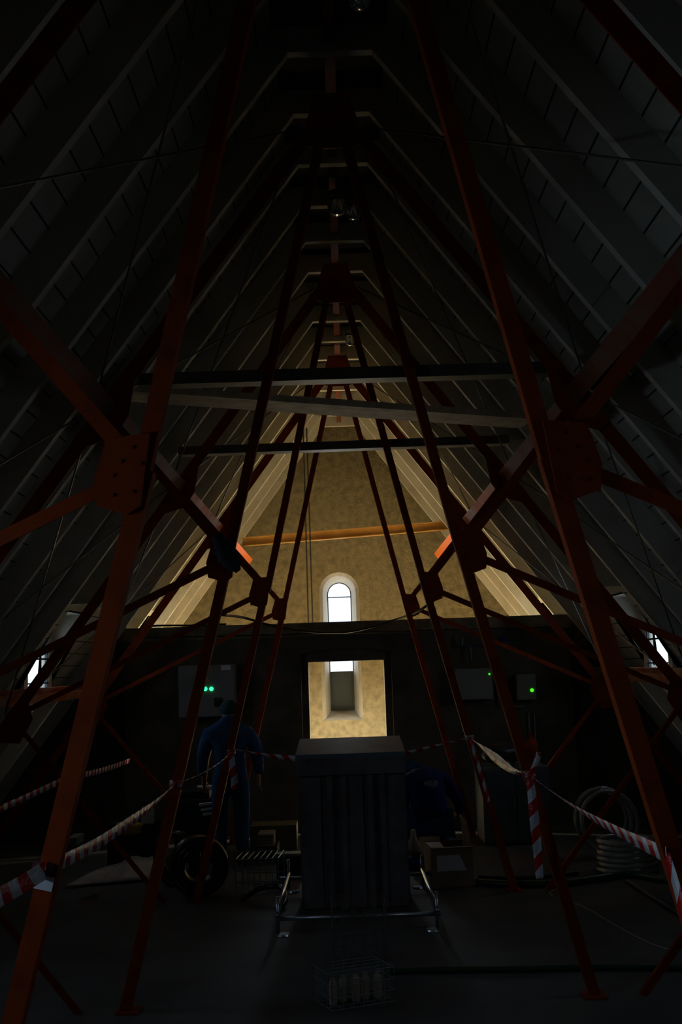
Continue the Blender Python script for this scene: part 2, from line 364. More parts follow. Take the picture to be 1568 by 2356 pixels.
# ------------------------------------------------------------------ trusses
Hr=5.843; TA=.742; RN=1.554; RL=3.093; ZN=Hr-RN/TA; ZL=Hr-RL/TA; KX=.733; KZ=2.761; FT=1.42; AX=.093; HH=5.533; FB=1.714; HT=5.892
def rx(z): return TA*(Hr-z)
ADJ={(0,-1):(.0,-.012,-.014),(0,1):(-.015,-.017,-.022),(1,-1):(.028,.026,.024),(1,1):(0,.006,.006),(2,-1):(.0,.016,.014),(3,-1):(.02,.02,.02)}
def truss(Y,label,nm):
    g=thing('roof_truss',(0,Y,0),label,'roof truss','red steel trusses across the attic')
    g.matrix_world=Matrix.Translation((0,Y,0))
    def add(name,fn): return one(name,fn,M['steel'],g)
    for sg in (-1,1):
        P=lambda x,z,dy=0: V((sg*x,Y+dy,z))
        A=P(AX,HH);K=P(KX,KZ);Ft=P(FT,0.0);N=P(RN,ZN);Lo=P(RL,ZL);R0=P(.12,Hr-.12/TA);R1=P(rx(.02),.02)
        def B(a,b,prof): return lambda bm: bar(bm,a,b,prof,inplane(a,b),YV)
        add('rafter',B(R0+YV*.012,R1+YV*.012,tp(.095,.075,.01)))
        ku,kl,kf=ADJ.get((nm,sg),(0,0,0)); Ku=P(KX+ku,KZ);Kl=P(KX+kl,KZ);Ft=P(FT+kf,0.0)
        add('leg',B(A,Ku,lp(.062,.062,.008,sg)))
        add('leg',B(Kl,Ft,lp(.066,.066,.008,sg)))
        add('strut',B(K,N,[(x,y) for x,y in tp(.058,.05,.008)]))
        add('strut',B(K+YV*.0,Lo,tp(.05,.05,.008)))
        add('floor_brace',B(Lo+YV*.0,P(FB,0.0),lp(.045,.045,.006,1)))
        t=.012
        def pl(pts): return lambda bm: prism(bm,[P(x,z,-t) for x,z in pts],(0,t,0))
        add('knee_gusset',pl([(KX-.035,KZ+.13),(KX+.12,KZ+.115),(KX+.165,KZ-.03),(KX+.155,KZ-.125),(KX+.05,KZ-.16),(KX-.0,KZ-.13)]))
        d=V((TA,0,-1)).normalized()
        def q(s_,n_): return (RN+d.x*s_-(-d.z)*n_*1.0, ZN+d.z*s_-d.x*n_)   # s along the rafter, n inward
        add('rafter_plate',pl([q(-.28,-.045),q(-.28,.05),q(-.06,.16),q(.10,.17),q(.26,.05),q(.26,-.045)]))
        def q2(s_,n_): return (RL+d.x*s_+d.z*n_, ZL+d.z*s_-d.x*n_)
        add('eave_gusset',pl([q2(-.2,-.045),q2(-.2,.05),q2(-.1,.17),q2(.14,.20),q2(.24,.05),q2(.24,-.045)]))
        def pd(bm): box(bm,(sg*FT-.07,Y-.05,0.0),(sg*FT+.07,Y+.11,.012))
        add('base_plate',pd)
    t=.012
    add('ridge_gusset',lambda bm: prism(bm,[V((x,Y-t,z)) for x,z in [(-.115,HT),(.115,HT),(.16,5.74),(.215,5.57),(.20,5.53),(.10,5.50),(-.10,5.50),(-.20,5.53),(-.215,5.57),(-.16,5.74)]],(0,t,0)))
    if nm<2:
        for sg in (-1,1):
            for x,z in ((KX+.03,KZ+.08),(KX+.07,KZ+.03),(KX+.10,KZ-.02),(KX+.03,KZ-.08),(KX+.10,KZ-.09),(KX+.0,KZ+.02)):
                add('bolt_head',lambda bm: lathe(bm,[(0,-.003),(.007,-.003),(.007,0)],(sg*x,Y-.0125,z),ax=(0,1,0),n=6))
    return g
tl=['nearest red steel truss, its orange legs crossing the whole picture','second red steel truss back, joined to the upper grey cross beam',
    'third red steel truss back, red and white tape knotted to both legs','farthest red steel truss, standing just in front of the dark wall']
TR=[truss(y,tl[i],i) for i,y in enumerate(TY)]
# ------------------------------------------------------------------ longitudinal beams
def ibeam(name,sg,x,z,y0,y1,w,h,t,material,label):
    xa=V((sg*SD.x,0,SD.z)); ya=V((sg*NV.x,0,NV.z)) 
    def f(bm): bar(bm,(sg*x,y0,z),(sg*x,y1,z),ip(w,h,t),xa,ya)
    return tag(one(name,f,material),label,'steel beam','beams running along the roof slopes')
seg=[(BY,TY[0]-.03)]+[(TY[i]+.09,TY[i+1]-.03) for i in range(3)]+[(TY[3]+.09,18.1)]
sn=['first stretch, before the nearest truss','stretch between the first two trusses','stretch between the second and third trusses','stretch between the third and fourth trusses','farthest stretch, bright orange at its lit end']
for sg,sd in ((-1,'left'),(1,'right')):
    for k,(a_,b_) in enumerate(seg):
        ibeam('roof_beam',sg,RN-.005,ZN+.03,a_,b_,.12,.14,.012,M['beamo'] if k==4 else (M['beam'] if k==3 else M['beamshade']),'pinkish beam high on the %s roof slope, %s'%(sd,sn[k]))
    ibeam('roof_beam',sg,RL+.035,ZL+.175,BY,PW+.1,.11,.11,.012,M['beam'],'rusty red steel beam low along the %s roof slope'%sd)
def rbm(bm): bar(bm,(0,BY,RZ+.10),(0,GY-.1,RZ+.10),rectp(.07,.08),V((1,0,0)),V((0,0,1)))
tag(one('ridge_beam',rbm,M['beamshade']),'narrow red steel beam under the ridge above the trusses','steel beam')
# ------------------------------------------------------------------ cross beams
def cross(name,a,b,w,h,material,label,cat,prof=None):
    def f(bm):
        A,B=V(a),V(b); d=(B-A).normalized(); up=V((0,0,1)); up=(up-d*up.dot(d)).normalized(); bar(bm,A,B,prof or rectp(w,h),d.cross(up),up)
    return tag(one(name,f,material),label,cat)
yb=TY[1]+.16
cross('cross_beam',at(322,878,yb),at(1262,850,yb),.13,.08,M['dkbeam'],'dark grey cross beam at the second truss, highest of the cross beams','beam')
yb2=TY[1]+1.0
cross('timber_plank',at(300,905,yb2),at(1212,968,yb2+.5),.34,.05,M['timber'],'pale wide plank laid slanting across between two dark cross beams','plank')
yb3=TY[2]+.16
cross('cross_beam',at(412,1040,yb3),at(1168,1013,yb3),.13,.08,M['dkbeam'],'dark grey cross beam at the third truss, below the pale timber','beam')
y4=17.75
cross('cross_beam',at(558,1247,y4),at(1040,1208,y4),.09,.10,M['beamor'],'orange steel cross beam in front of the lit gable wall','beam',prof=[(-.05,-.07),(.05,-.07),(.05,-.058),(.006,-.058),(.006,.058),(.05,.058),(.05,.07),(-.05,.07),(-.05,.058),(-.006,.058),(-.006,-.058),(-.05,-.058)])
# ------------------------------------------------------------------ wind-bracing rods on the roof slopes
names=['nearest','middle','farthest']
for i in range(3):
    ya,ybb=TY[i],TY[i+1]
    for sg,sd in ((-1,'left'),(1,'right')):
        o=.07
        def Q(x,y): 
            z=Hr-x/TA; return V((sg*(x+o*NV.x),y,z+o*NV.z))
        for tier,(xa_,xb_) in (('upper',(.16,RN)),('lower',(RN,RL))):
            for k,(p,q_) in enumerate(((Q(xa_,ya),Q(xb_,ybb)),(Q(xb_,ya),Q(xa_,ybb)))):
                if k: p=p+V((0,0,-.022)); q_=q_+V((0,0,-.022))
                ml='falling rearward on' if k==0 else 'rising rearward on'
                tag(one('tie_rod',lambda bm:tube(bm,[p,q_],.007,6),M['rod']),'thin rod %s the %s %s roof slope, %s bay'%(ml,tier,sd,names[i]),'tie rod','crossed tie rods on the roof slopes')
# ropes in front of the gable
for k,dx in enumerate((0,10)):
    a=at(697+dx*.8,985,17.3); b=at(709+dx,1431,17.3)
    def f(bm): tube(bm,[a,V((b.x,b.y,b.z-.12))],.011,6)
    tag(one('rope',f,M['rope']),'dark hanging rope by the gable wall, %s one of the pair'%('left' if k==0 else 'right'),'rope','pair of hanging ropes')
# ------------------------------------------------------------------ ridge lamps
M['lampglass']=mat('bright_lamp_glass',(.55,.6,.65),.12,metal=.85)
def lamp(px,py,k,label):
    p=fl(px,py,5.80)
    g=thing('ridge_lamp',p,label,'lamp','glass lamps under the ridge'); g.matrix_world=Matrix.Translation(p)
    one('lamp_base',lambda bm:lathe(bm,[(0,.14),(.07*k,.14),(.085*k,.10),(.085*k,.06),(0,.06)],p,n=24),M['dkbeam'],g,True)
    one('lamp_glass',lambda bm:lathe(bm,[(.078*k,.062),(.082*k,.03),(.078*k,-.02),(.055*k,-.05),(0,-.062)],p,n=28),M['lampglass'],g,True)
    one('lamp_stem',lambda bm:tube(bm,[p+V((0,0,.14)),V((p.x,p.y,RZ+REC-.003))],.008,6),M['dkbeam'],g)
lz=[(775,480,1.0,'glass ridge lamp between second and third truss, left one'),(812,490,.8,'glass ridge lamp between second and third truss, right one'),(804,785,.65,'small glass lamp under the ridge behind the third truss'),(827,-2,.8,'glass lamp under the ridge cut by the top picture edge')]
for a in lz: lamp(*a)
# ------------------------------------------------------------------ wooden shaft box
BX0,BX1=at(692,2000,9.98).x,at(942,2000,9.98).x; by0,by1=9.98,10.85
g=thing('wooden_shaft',(0,10.4,0),'tall boxed wooden shaft with overhanging lid in the middle of the floor','wooden box'); g.matrix_world=Matrix.Translation((0,10.4,0))
def body(bm):
    n=5; w=(BX1-BX0-.02)/n; zt=1.13
    for k in range(n):
        x=BX0+.01+k*w; box(bm,(x+.004,by0+.0+.012*(k%2),.01),(x+w-.004,by0+.03+.012*(k%2),zt))
        box(bm,(x+.004,by1-.03,.01),(x+w-.004,by1,zt))
    for k in range(n):
        d=(by1-by0-.1)/n; y=by0+.05+k*d
        for x in (BX0,BX1-.025): box(bm,(x,y+.004,.01),(x+.025,y+d-.004,zt))
one('board_casing',body,M['oldwood'],g)
def batt(bm):
    for f_ in (.285,.415,.66,.775):
        x=BX0+(BX1-BX0)*f_; box(bm,(x-.022,by0-.022,.01),(x+.022,by0+.002,1.13))
one('batten',batt,M['oldwood'],g)
def lid(bm):
    x0,x1=BX0-.02,BX1-.0
    for k in range(1): hexa(bm,[(x0,by0-.05,1.262),(x1,by0-.05,1.262),(x1,by1+.06,1.322),(x0,by1+.06,1.322),(x0,by0-.05,1.30),(x1,by0-.05,1.30),(x1,by1+.06,1.375),(x0,by1+.06,1.375)])
tag(one('lid',lid,M['lidwood'],g),'blue grey sloping lid')
def rim(bm):
    x0,x1=BX0-.02,BX1-.0
    box(bm,(x0,by0-.045,1.12),(x1,by0-.02,1.262)); box(bm,(x0,by0-.02,1.12),(x0+.025,by1+.05,1.262)); box(bm,(x1-.025,by0-.02,1.12),(x1,by1+.05,1.262)); box(bm,(x0+.025,by1+.02,1.12),(x1-.025,by1+.05,1.262))
one('lid_rim',rim,M['oldwood'],g)
# pipe frame around the shaft
g=thing('floor_railing',(0,9.8,0),'low galvanised pipe railing on the floor around the wooden shaft','pipe railing'); g.matrix_world=Matrix.Translation((0,9.8,0))
z=.12
def lev(px,py): return fl(px,py,z)
a=lev(636,2110);b=lev(1015,2106); yf=(a.y+b.y)/2
one('front_pipe',lambda bm:tube(bm,[(a.x,yf,z),(b.x,yf,z)],.017,10),M['galv'],g,True)
la,lb=lev(652,2104),lev(668,2022); ra,rb_=lev(989,2098),lev(955,2018)
for p,q_ in (((-.62,yf-.05,z+.034),(-.62,yf+1.75,z+.034)),((.62,yf-.05,z+.034),(.62,yf+1.75,z+.034))):
    one('side_pipe',lambda bm:tube(bm,[p,q_],.017,10),M['galv'],g,True)
one('rear_pipe',lambda bm:tube(bm,[(-.7,yf+1.7,z),(.7,yf+1.7,z)],.017,10),M['galv'],g,True)
for sx in (-.62,.62):
    for yy in (yf,yf+1.7):
        one('foot_pipe',lambda bm:(tube(bm,[(sx,yy+.04,.0),(sx,yy+.04,z+.16)],.015,8),),M['galv'],g,True)
        one('foot_pad',lambda bm:lathe(bm,[(0,.012),(.055,.012),(.06,0),(0,0)],(sx+(.04 if sx<0 else -.04),yy-.02,.001),n=20),M['galv'],g)
# ------------------------------------------------------------------ wire crates
def crate(cx_,cy_,w,d,h,nx,ny,nz,r,material,label,skew=0,contents=None):
    g=thing('wire_crate',(cx_,cy_,0),label,'wire crate'); g.matrix_world=Matrix.Translation((cx_,cy_,0))
    def f(bm):
        R=Matrix.Rotation(skew,3,'Z')
        def W(x,y,z_): return R@V((x,y,0))+V((cx_,cy_,z_+r))
        X=[-w/2+w*i/nx for i in range(nx+1)];Yy=[-d/2+d*i/ny for i in range(ny+1)];Z=[h*i/nz for i in range(nz+1)]
        for x in X:
            for y in (Yy[0],Yy[-1]): tube(bm,[W(x,y,0),W(x,y,h)],r,5)
            tube(bm,[W(x,Yy[0],0),W(x,Yy[-1],0)],r,5)
        for y in Yy:
            for x in (X[0],X[-1]): tube(bm,[W(x,y,0),W(x,y,h)],r,5)
            tube(bm,[W(X[0],y,0),W(X[-1],y,0)],r,5)
        for z_ in Z:
            for y in (Yy[0],Yy[-1]): tube(bm,[W(X[0],y,z_),W(X[-1],y,z_)],r*1.1,5)
            for x in (X[0],X[-1]): tube(bm,[W(x,Yy[0],z_),W(x,Yy[-1],z_)],r*1.1,5)
        for y in Yy: tube(bm,[W(X[0],y,h),W(X[-1],y,h)],r,5)
    one('wire_mesh',f,material,g)
    return g
p0=fl(741,2330);p1=fl(886,2306)
wc=(p0+p1)/2; sk=math.atan2(p1.y-p0.y,p1.x-p0.x)
crate(wc.x,wc.y+.15,(p1-p0).length,.30,.20,6,4,3,.0028,M['wire'],'low grey wire crate on the floor at the bottom of the picture',sk)
for k in range(5):
    x=-.155+k*.076; q_=Matrix.Rotation(sk,3,'Z')@V((x,-.04+.02*(k%2),0))+V((wc.x,wc.y+.15,0))
    tag(one('storage_jar',lambda bm:lathe(bm,[(0,.006),(.024,.006),(.026,.02),(.026,.12+.012*(k%3)),(.015,.15),(.015,.16),(0,.16)],q_,n=14),M['cardin']),
        'pale jar in the low wire crate, %s from the left'%['first','second','third','fourth','fifth'][k],'jar','jars in the low wire crate')
crate(fl(828,2222).x,8.25,.37,.30,.42,5,4,6,.0022,M['wire2'],'tall brown wire crate between the shaft and the low crate',.05)
# ------------------------------------------------------------------ wall cabinets
def cabinet(name,x0,y0,x1,y1,depth,material,label,group=None):
    a=at(x0,y1,PW-depth);b=at(x1,y0,PW-depth); g=thing(name,((a.x+b.x)/2,PW,a.z),label,'control cabinet',group); g.matrix_world=Matrix.Translation(((a.x+b.x)/2,PW,a.z))
    one('cabinet_body',lambda bm:box(bm,(a.x,PW-depth+.012,a.z),(b.x,PW,b.z)),material,g)
    one('cabinet_door',lambda bm:box(bm,(a.x+.006,PW-depth,a.z+.006),(b.x-.006,PW-depth+.011,b.z-.006)),material,g)
    return g,PW-depth
def led(px,py,Y,r,material,g,label): 
    p=at(px,py,Y); tag(one('indicator_lamp',lambda bm:lathe(bm,[(0,.016),(r*.6,.014),(r,.006),(r,0),(0,0)],p,ax=(0,-1,0),n=18),material,g,True),label)
g,yy=cabinet('control_cabinet',411,1528,539,1652,.22,M['cab'],'large grey control cabinet with two green lamps behind the standing person')
led(472,1585,yy,.026,M['green_led'],g,'lit green lamp'); led(486,1585,yy,.026,M['green_led'],g,'lit green lamp')
p=at(502,1615,yy); one('rotary_switch',lambda bm:(box(bm,(p.x-.05,yy-.02,p.z-.055),(p.x+.05,yy,p.z+.055)),lathe(bm,[(0,.05),(.025,.05),(.03,.02),(0,.02)],(p.x,yy,p.z),ax=(0,-1,0),n=16)),M['black'],g)
p=at(477,1563,yy); tag(one('warning_sticker',lambda bm:prism(bm,[(p.x-.03,yy-.002,p.z-.026),(p.x+.03,yy-.002,p.z-.026),(p.x,yy-.002,p.z+.028)],(0,.002,0)),M['yellow'],g),'small yellow triangular sticker')
p=at(519,1536,yy); one('paper_tag',lambda bm:box(bm,(p.x-.06,yy-.002,p.z-.03),(p.x+.06,yy,p.z+.03)),M['white'],g)
g,yy=cabinet('control_cabinet',1049,1537,1131,1611,.18,M['cab2'],'beige control cabinet with one tiny green lamp at its upper right')
led(1125,1551,yy,.011,M['green_led2'],g,'tiny lit green lamp')
g,yy=cabinet('control_cabinet',1190,1551,1231,1611,.14,M['cab2'],'small narrow control cabinet with a green lamp, rightmost on the dark wall')
led(1223,1588,yy,.022,M['green_led2'],g,'lit green lamp')
# conduits
def conduit(pts,label,r=.014):
    P=[at(x,y,PW-.03) for x,y in pts]; tag(one('conduit',lambda bm:tube(bm,P,r,8),M['cab'],None,True),label,'conduit')
conduit([(1143,1525),(1146,1625)],'thin grey conduit beside the beige cabinet'); conduit([(1150,1627),(1206,1627)],'short level conduit under the small cabinet')
conduit([(1215,1640),(1222,1760)],'thin upright conduit below the small narrow cabinet, left one',.011); conduit([(1228,1640),(1234,1760)],'thin upright conduit below the small narrow cabinet, right one',.011)
def brk(bm):
    for p,q_ in (((1062,1486),(1208,1478)),((1062,1486),(1062,1466)),((1080,1486),(1084,1524)),((1208,1478),(1208,1502))): tube(bm,[at(*p,PW-.10),at(*q_,PW-.10)],.02,8)
    for x,y in ((1070,1486),(1200,1479)): tube(bm,[at(x,y,PW-.10),at(x,y,PW-.001)],.014,8)
tag(one('pipe_bracket',brk,M['winmetal']),'dark pipe rack high on the dark wall above the beige cabinet','bracket')
tag(one('alarm_bell',lambda bm:lathe(bm,[(0,.07),(.04,.06),(.065,.03),(.07,0),(0,0)],at(1158,1476,PW-.001),ax=(0,-1,0),n=24),M['navy'],None,True),'small round blue fitting high on the dark wall','wall fitting')
# ------------------------------------------------------------------ black cables on the partition
def cable(name,pts,r,label,material,cat,group=None):
    tag(one(name,lambda bm:tube(bm,cr(pts,8),r,8),material,None,True),label,cat,group)
pc=PW-.06
cable('cable',[at(x,y,pc) for x,y in ((345,1447),(352,1440),(450,1439),(520,1436))],.014,'black cable lying along the top of the dark wall at left',M['black'],'cable')
cable('cable',[at(512,1415,13.6)]+[at(x,y,14.1) for x,y in ((560,1421),(620,1438),(700,1452),(790,1455),(860,1441),(915,1424))]+[at(958,1408,13.6),at(1000,1380,13.4)],.016,'black cable sagging in front of the arched window foot',M['black'],'cable')
cable('cable',[at(x,y,pc) for x,y in ((330,1467),(500,1464),(800,1456),(1000,1450),(1290,1442))],.011,'thin black cable running level below the band of the dark wall',M['black'],'cable')
# ------------------------------------------------------------------ barrier tape
def tape(pts,label,w=.06,tw=None,per=.16,group='red and white barrier tape'):
    P=cr(pts,10); n=len(P)
    def f(bm):
        uvl=bm.loops.layers.uv.new('UVMap'); prev=None; s_=0
        for i,p in enumerate(P):
            t=(P[min(i+1,n-1)]-P[max(i-1,0)]).normalized()
            up=V((0,0,1))-t*t.z
            if up.length<.2: up=V((1,0,0))-t*t.x
            up.normalize(); sd=t.cross(up); 
            ang,ww=(tw(i/(n-1)) if tw else (0,1)); d=up*math.cos(ang)+sd*math.sin(ang)
            if i: s_+=(p-P[i-1]).length/per*.16
            pair=(bm.verts.new(p-d*w/2*ww),bm.verts.new(p+d*w/2*ww),s_)
            if prev:
                fc=bm.faces.new((prev[0],pair[0],pair[1],prev[1]))
                for lp_,(u,v) in zip(fc.loops,((prev[2],0),(pair[2],0),(pair[2],1),(prev[2],1))): lp_[uvl].uv=(u/.16,v)
            prev=pair
    o=one('barrier_tape',f,M['tape'],None,True); md=o.modifiers.new('thickness','SOLIDIFY'); md.thickness=.0012
    return tag(o,label,'barrier tape',group)
def tails(P,label): pass
yA,yB,yC=TY[0]-.01,TY[1]-.01,TY[2]-.01
def mid(a,b,t,sag): p=a.lerp(b,t); p.z-=sag; return p
kA,kB,kC=at(103,2003,yA),at(403,1804,yB),at(531,1731,yC)
tape([at(-160,2140,3.0),at(-60,2095,3.35),at(0,2064,3.6),at(52,2034,3.8),kA],'tape end crossing the bottom left corner to the nearest left leg',.062)
tape([kA,mid(kA,kB,.25,.03),mid(kA,kB,.5,.035),mid(kA,kB,.75,.03),kB],'long striped tape from nearest left leg back to the second left leg',.058,lambda t:(.2+1.2*max(0,t-.55),1-.35*max(0,t-.5)))
tape([kB,mid(kB,kC,.35,.03),mid(kB,kC,.7,.03),kC],'shiny twisted tape from second to third left leg, in front of the standing person',.05,lambda t:(1.2,.55),.3)
bxl=V((BX0-.02,by0-.02,at(685,1745,by0).z)); bxr=V((BX1,by0-.02,at(925,1733,by0).z))
tape([at(535,1723,yC-.03),mid(at(535,1723,yC-.03),bxl,.5,.01),bxl],'short tape from the third left leg to the wooden shaft',.05,lambda t:(.9-.9*t,.35+.65*t))
kD=at(1080,1697,yC);kE=at(1217,1782,yB);kF=at(1533,1968,yA)
tape([bxr,mid(bxr,kD,.5,.0),kD],'short tape from the wooden shaft to the third right leg',.05,lambda t:(.5,.8-.6*t))
tape([kD,mid(kD,kE,.3,.02),mid(kD,kE,.55,.035),mid(kD,kE,.8,.04),kE],'bright crumpled tape from the third right leg to the second',.075,lambda t:(.9-.9*math.sin(math.pi*t),.35+.75*math.sin(math.pi*t)**2),.55)
tape([kE,mid(kE,kF,.25,.02),mid(kE,kF,.5,.03),mid(kE,kF,.75,.02),kF],'twisted tape from the second right leg to the nearest right leg',.055,lambda t:(1.1-1.1*t,.4+.6*t))
tape([kF,at(1556,2040,3.88),at(1575,2120,3.84)],'tape tail hanging from the nearest right leg at the picture edge',.055)
gL=at(150,1792,TY[2]-.06);gM=at(298,1750,TY[3]-.06);gK=at(-250,1960,TY[1]-.06)
tape([gK,mid(gK,gL,.5,.02),gL],'dim tape along the left roof foot, nearer stretch',.06,lambda t:(.25,1))
tape([gL,mid(gL,gM,.5,.02),gM],'dim tape along the left roof foot, farther stretch',.06,lambda t:(.25,1))
def tail(pts,Y,label,w=.05): 
    tape([at(x,y,Y) for x,y in pts],label,w,lambda t:(.25*math.sin(7*t),.75+.25*math.sin(math.pi*t)))
tail([(531,1730),(535,1765),(539,1795),(537,1816)],yC-.08,'tape tail hanging on the third left leg before the standing person',.065)
tail([(1219,1790),(1226,1860),(1234,1940),(1241,2022)],yB-.09,'long striped tape tail hanging from the second right leg',.06)
tail([(1082,1702),(1096,1750),(1112,1800),(1124,1845)],yC-.08,'narrow tape tail hanging down the third right leg',.035)
tail([(1217,1783),(1228,1765),(1236,1745),(1238,1730)],yB-.09,'short tape end sticking up above the knot on the second right leg',.035)
def knot(p,r,label):
    def f(bm):
        for k in range(3):
            a=k*2.1; pts=[p+V((math.cos(t)*r,math.sin(t)*r*.8,math.sin(t+a)*r*.5)) for t in [i*math.pi/6 for i in range(12)]]
            tube(bm,pts,r*.32,6,closed=True)
    tag(one('tape_knot',f,M['tapek'],None,True),label,'tape knot','tape knots on the truss legs')
M['tapek']=mat('bundled_red_white_tape',(.45,.02,.02),.4,noise=(38,(.6,.6,.64),.48,.54))
for p,l in ((kB,'tape knot on the second left leg'),(kC,'tape knot on the third left leg, before the standing person'),(kD,'tape knot on the third right leg'),(kE,'tape knot on the second right leg above the long tail')):
    knot(p+V((0,.02,0)),.032,l)
# white wrap and brown wrap on the nearest left leg
def legpt(z,sg=-1,Y=TY[0]): t=z/KZ; return V((sg*(FT+(KX-FT)*t),Y,z))
def wrap(z0,z1,material,label,name):
    a,b=legpt(z0),legpt(z1); n_=inplane(legpt(KZ),legpt(0))
    tag(one(name,lambda bm:bar(bm,a,b,[(-.042,-.006),(.042,-.006),(.042,.074),(-.042,.074)],n_,YV),material),label,'tape wrap')
def zat(px,py): 
    p=at(px,py,TY[0]); return p.z
M['brownw']=mat('dark_brown_tape',(.07,.015,.008),.6)
wrap(zat(103,2045),zat(103,2014),M['white'],'white tape wrapped round the nearest left leg','leg_wrap')
wrap(zat(108,2010),zat(112,1985),M['brownw'],'dark brown tape wrapped round the nearest left leg','leg_wrap')
# ------------------------------------------------------------------ rag on the second truss knee
def blob(bm,c0,r,seed=0,sub=3,amp=.2):
    r=V(r) if not isinstance(r,(int,float)) else V((r,r,r)); q_=bmesh.ops.create_icosphere(bm,subdivisions=sub,radius=1)
    rnd=random.Random(seed); ph=[rnd.uniform(0,6) for _ in range(6)]
    for v in q_['verts']:
        d=v.co.copy(); k=1+amp*(math.sin(3*d.x+ph[0])*math.sin(4*d.y+ph[1])+.6*math.sin(7*d.z+ph[2]+2*d.x)+.4*math.sin(9*d.y+ph[3]))/1.6
        v.co=V((d.x*r.x,d.y*r.y,d.z*r.z))*k+V(c0)
def rag(bm):
    pts=[at(497,1232,TY[1]-.06),at(512,1255,TY[1]-.07),at(524,1280,TY[1]-.07),at(538,1300,TY[1]-.06),at(548,1314,TY[1]-.05)]
    P=cr(pts,5); tube(bm,P,[.02+.045*math.sin(math.pi*min(1,(i+1.5)/len(P)))*(1+.25*math.sin(i*2.1)) for i in range(len(P))],10)
tag(one('cloth_rag',rag,M['rag'],None,True),'dark cloth rag wrapped over the left knee joint of the second truss','rag')
# ------------------------------------------------------------------ people
def skinmesh(name,J,E,root,material,parent=None,sub=2):
    ks=list(J); me=bpy.data.meshes.new(name); bm=bmesh.new(); lay=bm.verts.layers.skin.verify(); vs=[]
    for k in ks:
        v=bm.verts.new(J[k][0]); r=J[k][1]; v[lay].radius=(r,r) if isinstance(r,(int,float)) else r; v[lay].use_root=(k==root); vs.append(v)
    for a,b in E: bm.edges.new((vs[ks.index(a)],vs[ks.index(b)]))
    bm.to_mesh(me); bm.free()
    o=bpy.data.objects.new(name,me); C.objects.link(o); me.materials.append(material); o.modifiers.new('skin','SKIN')
    o.modifiers['skin'].use_smooth_shade=True
    s_=o.modifiers.new('sub','SUBSURF'); s_.levels=sub; s_.render_levels=sub
    if parent is not None: o.parent=parent
    return o
def chain(J,E,start,pts,pre):
    last=start
    for i,(p,r) in enumerate(pts):
        k=pre+str(i); J[k]=(V(p),r); E.append((last,k)); last=k
    return last
def hand(J,E,wrist,w,dirn,side,pre,sc=1.0):
    """palm and five curled fingers; dirn = pointing direction, side = thumb side, both unit"""
    d=V(dirn).normalized(); s_=V(side); s_=(s_-d*s_.dot(d)).normalized(); n_=d.cross(s_)
    palm=w+d*.045*sc; J[pre+'palm']=(palm,(.034*sc,.018*sc)); E.append((wrist,pre+'palm'))
    for i,(o_,ln) in enumerate(((.030,.070),(.010,.080),(-.010,.074),(-.029,.058))):
        b=palm+d*.035*sc+s_*o_*sc; chain(J,E,pre+'palm',[(b,.0105*sc),(b+d*ln*.5*sc+n_*.010*sc,.0092*sc),(b+d*ln*.85*sc+n_*.034*sc,.008*sc)],pre+'f%d'%i)
    chain(J,E,pre+'palm',[(palm+s_*.040*sc-d*.004*sc,.012*sc),(palm+s_*.060*sc+d*.03*sc+n_*.01,.0105*sc)],pre+'t')
# standing person: back to the camera, arms hanging, slightly turned to the left
PX=fl(533,1992); px,py_=PX.x,PX.y
def W(x,y,z_): return V((px+x,py_+y,z_))
J={'pel':(W(0,0,.93),(.15,.11)),'ab':(W(0,.0,1.08),(.14,.10)),'ch':(W(0,.02,1.27),(.155,.11)),'up':(W(-.01,.04,1.40),(.12,.085)),'nk':(W(-.01,.07,1.50),.052),'hd0':(W(-.01,.12,1.54),(.070,.080)),'hd1':(W(-.01,.135,1.61),(.076,.088)),'hd2':(W(-.01,.12,1.665),(.050,.060))}
E=[('pel','ab'),('ab','ch'),('ch','up'),('up','nk'),('nk','hd0'),('hd0','hd1'),('hd1','hd2')]
J['nose']=(W(-.01,.225,1.575),.010);E.append(('hd0','nose'))
for sg in (-1,1):
    J['ear%d'%sg]=(W(-.01+sg*.088,.13,1.58),.012);E.append(('hd0','ear%d'%sg))
    a=chain(J,E,'up',[(W(sg*.19,.03,1.375),.058),(W(sg*.26,.03,1.12),.043),(W(sg*.29,.10,.88),.030)],'a%d'%sg)
    hand(J,E,a,W(sg*.29,.10,.88),(0,.25,-1),(-sg*.5,.9,0),'h%d'%sg)
    chain(J,E,'pel',[(W(sg*.10,0,.84),.085),(W(sg*.11,.02,.48),.055),(W(sg*.11,-.02,.10),.036),(W(sg*.115,.12,.035),(.038,.028))],'l%d'%sg)
man=skinmesh('person',J,E,'pel',M['skin'])
tag(man,'standing person in blue overalls and dark cap, seen from behind, arms hanging','person')
J={'pel':(W(0,0,.93),(.175,.135)),'ab':(W(0,.0,1.08),(.172,.13)),'ch':(W(0,.01,1.25),(.225,.16)),'up':(W(-.01,.02,1.39),(.19,.14)),'col':(W(-.01,.06,1.50),(.095,.10)),'col2':(W(-.01,.08,1.555),(.088,.09))}
E=[('pel','ab'),('ab','ch'),('ch','up'),('up','col'),('col','col2')]
for sg in (-1,1):
    chain(J,E,'up',[(W(sg*.215,.03,1.35),.105),(W(sg*.285,.02,1.19),.082),(W(sg*.30,.03,1.06),.062),(W(sg*.31,.08,.93),.048)],'a%d'%sg)
    chain(J,E,'pel',[(W(sg*.105,0,.80),.115),(W(sg*.115,.02,.48),.085),(W(sg*.115,-.01,.14),.072)],'l%d'%sg)
ov=skinmesh('overalls',J,E,'pel',M['blue'],man)
one('cap',lambda bm:lathe(bm,[(.092,-.035),(.102,.0),(.099,.045),(.080,.085),(.045,.11),(0,.12)],W(-.01,.125,1.607),ax=(0,-.05,1),n=22),M['teal'],man,True)
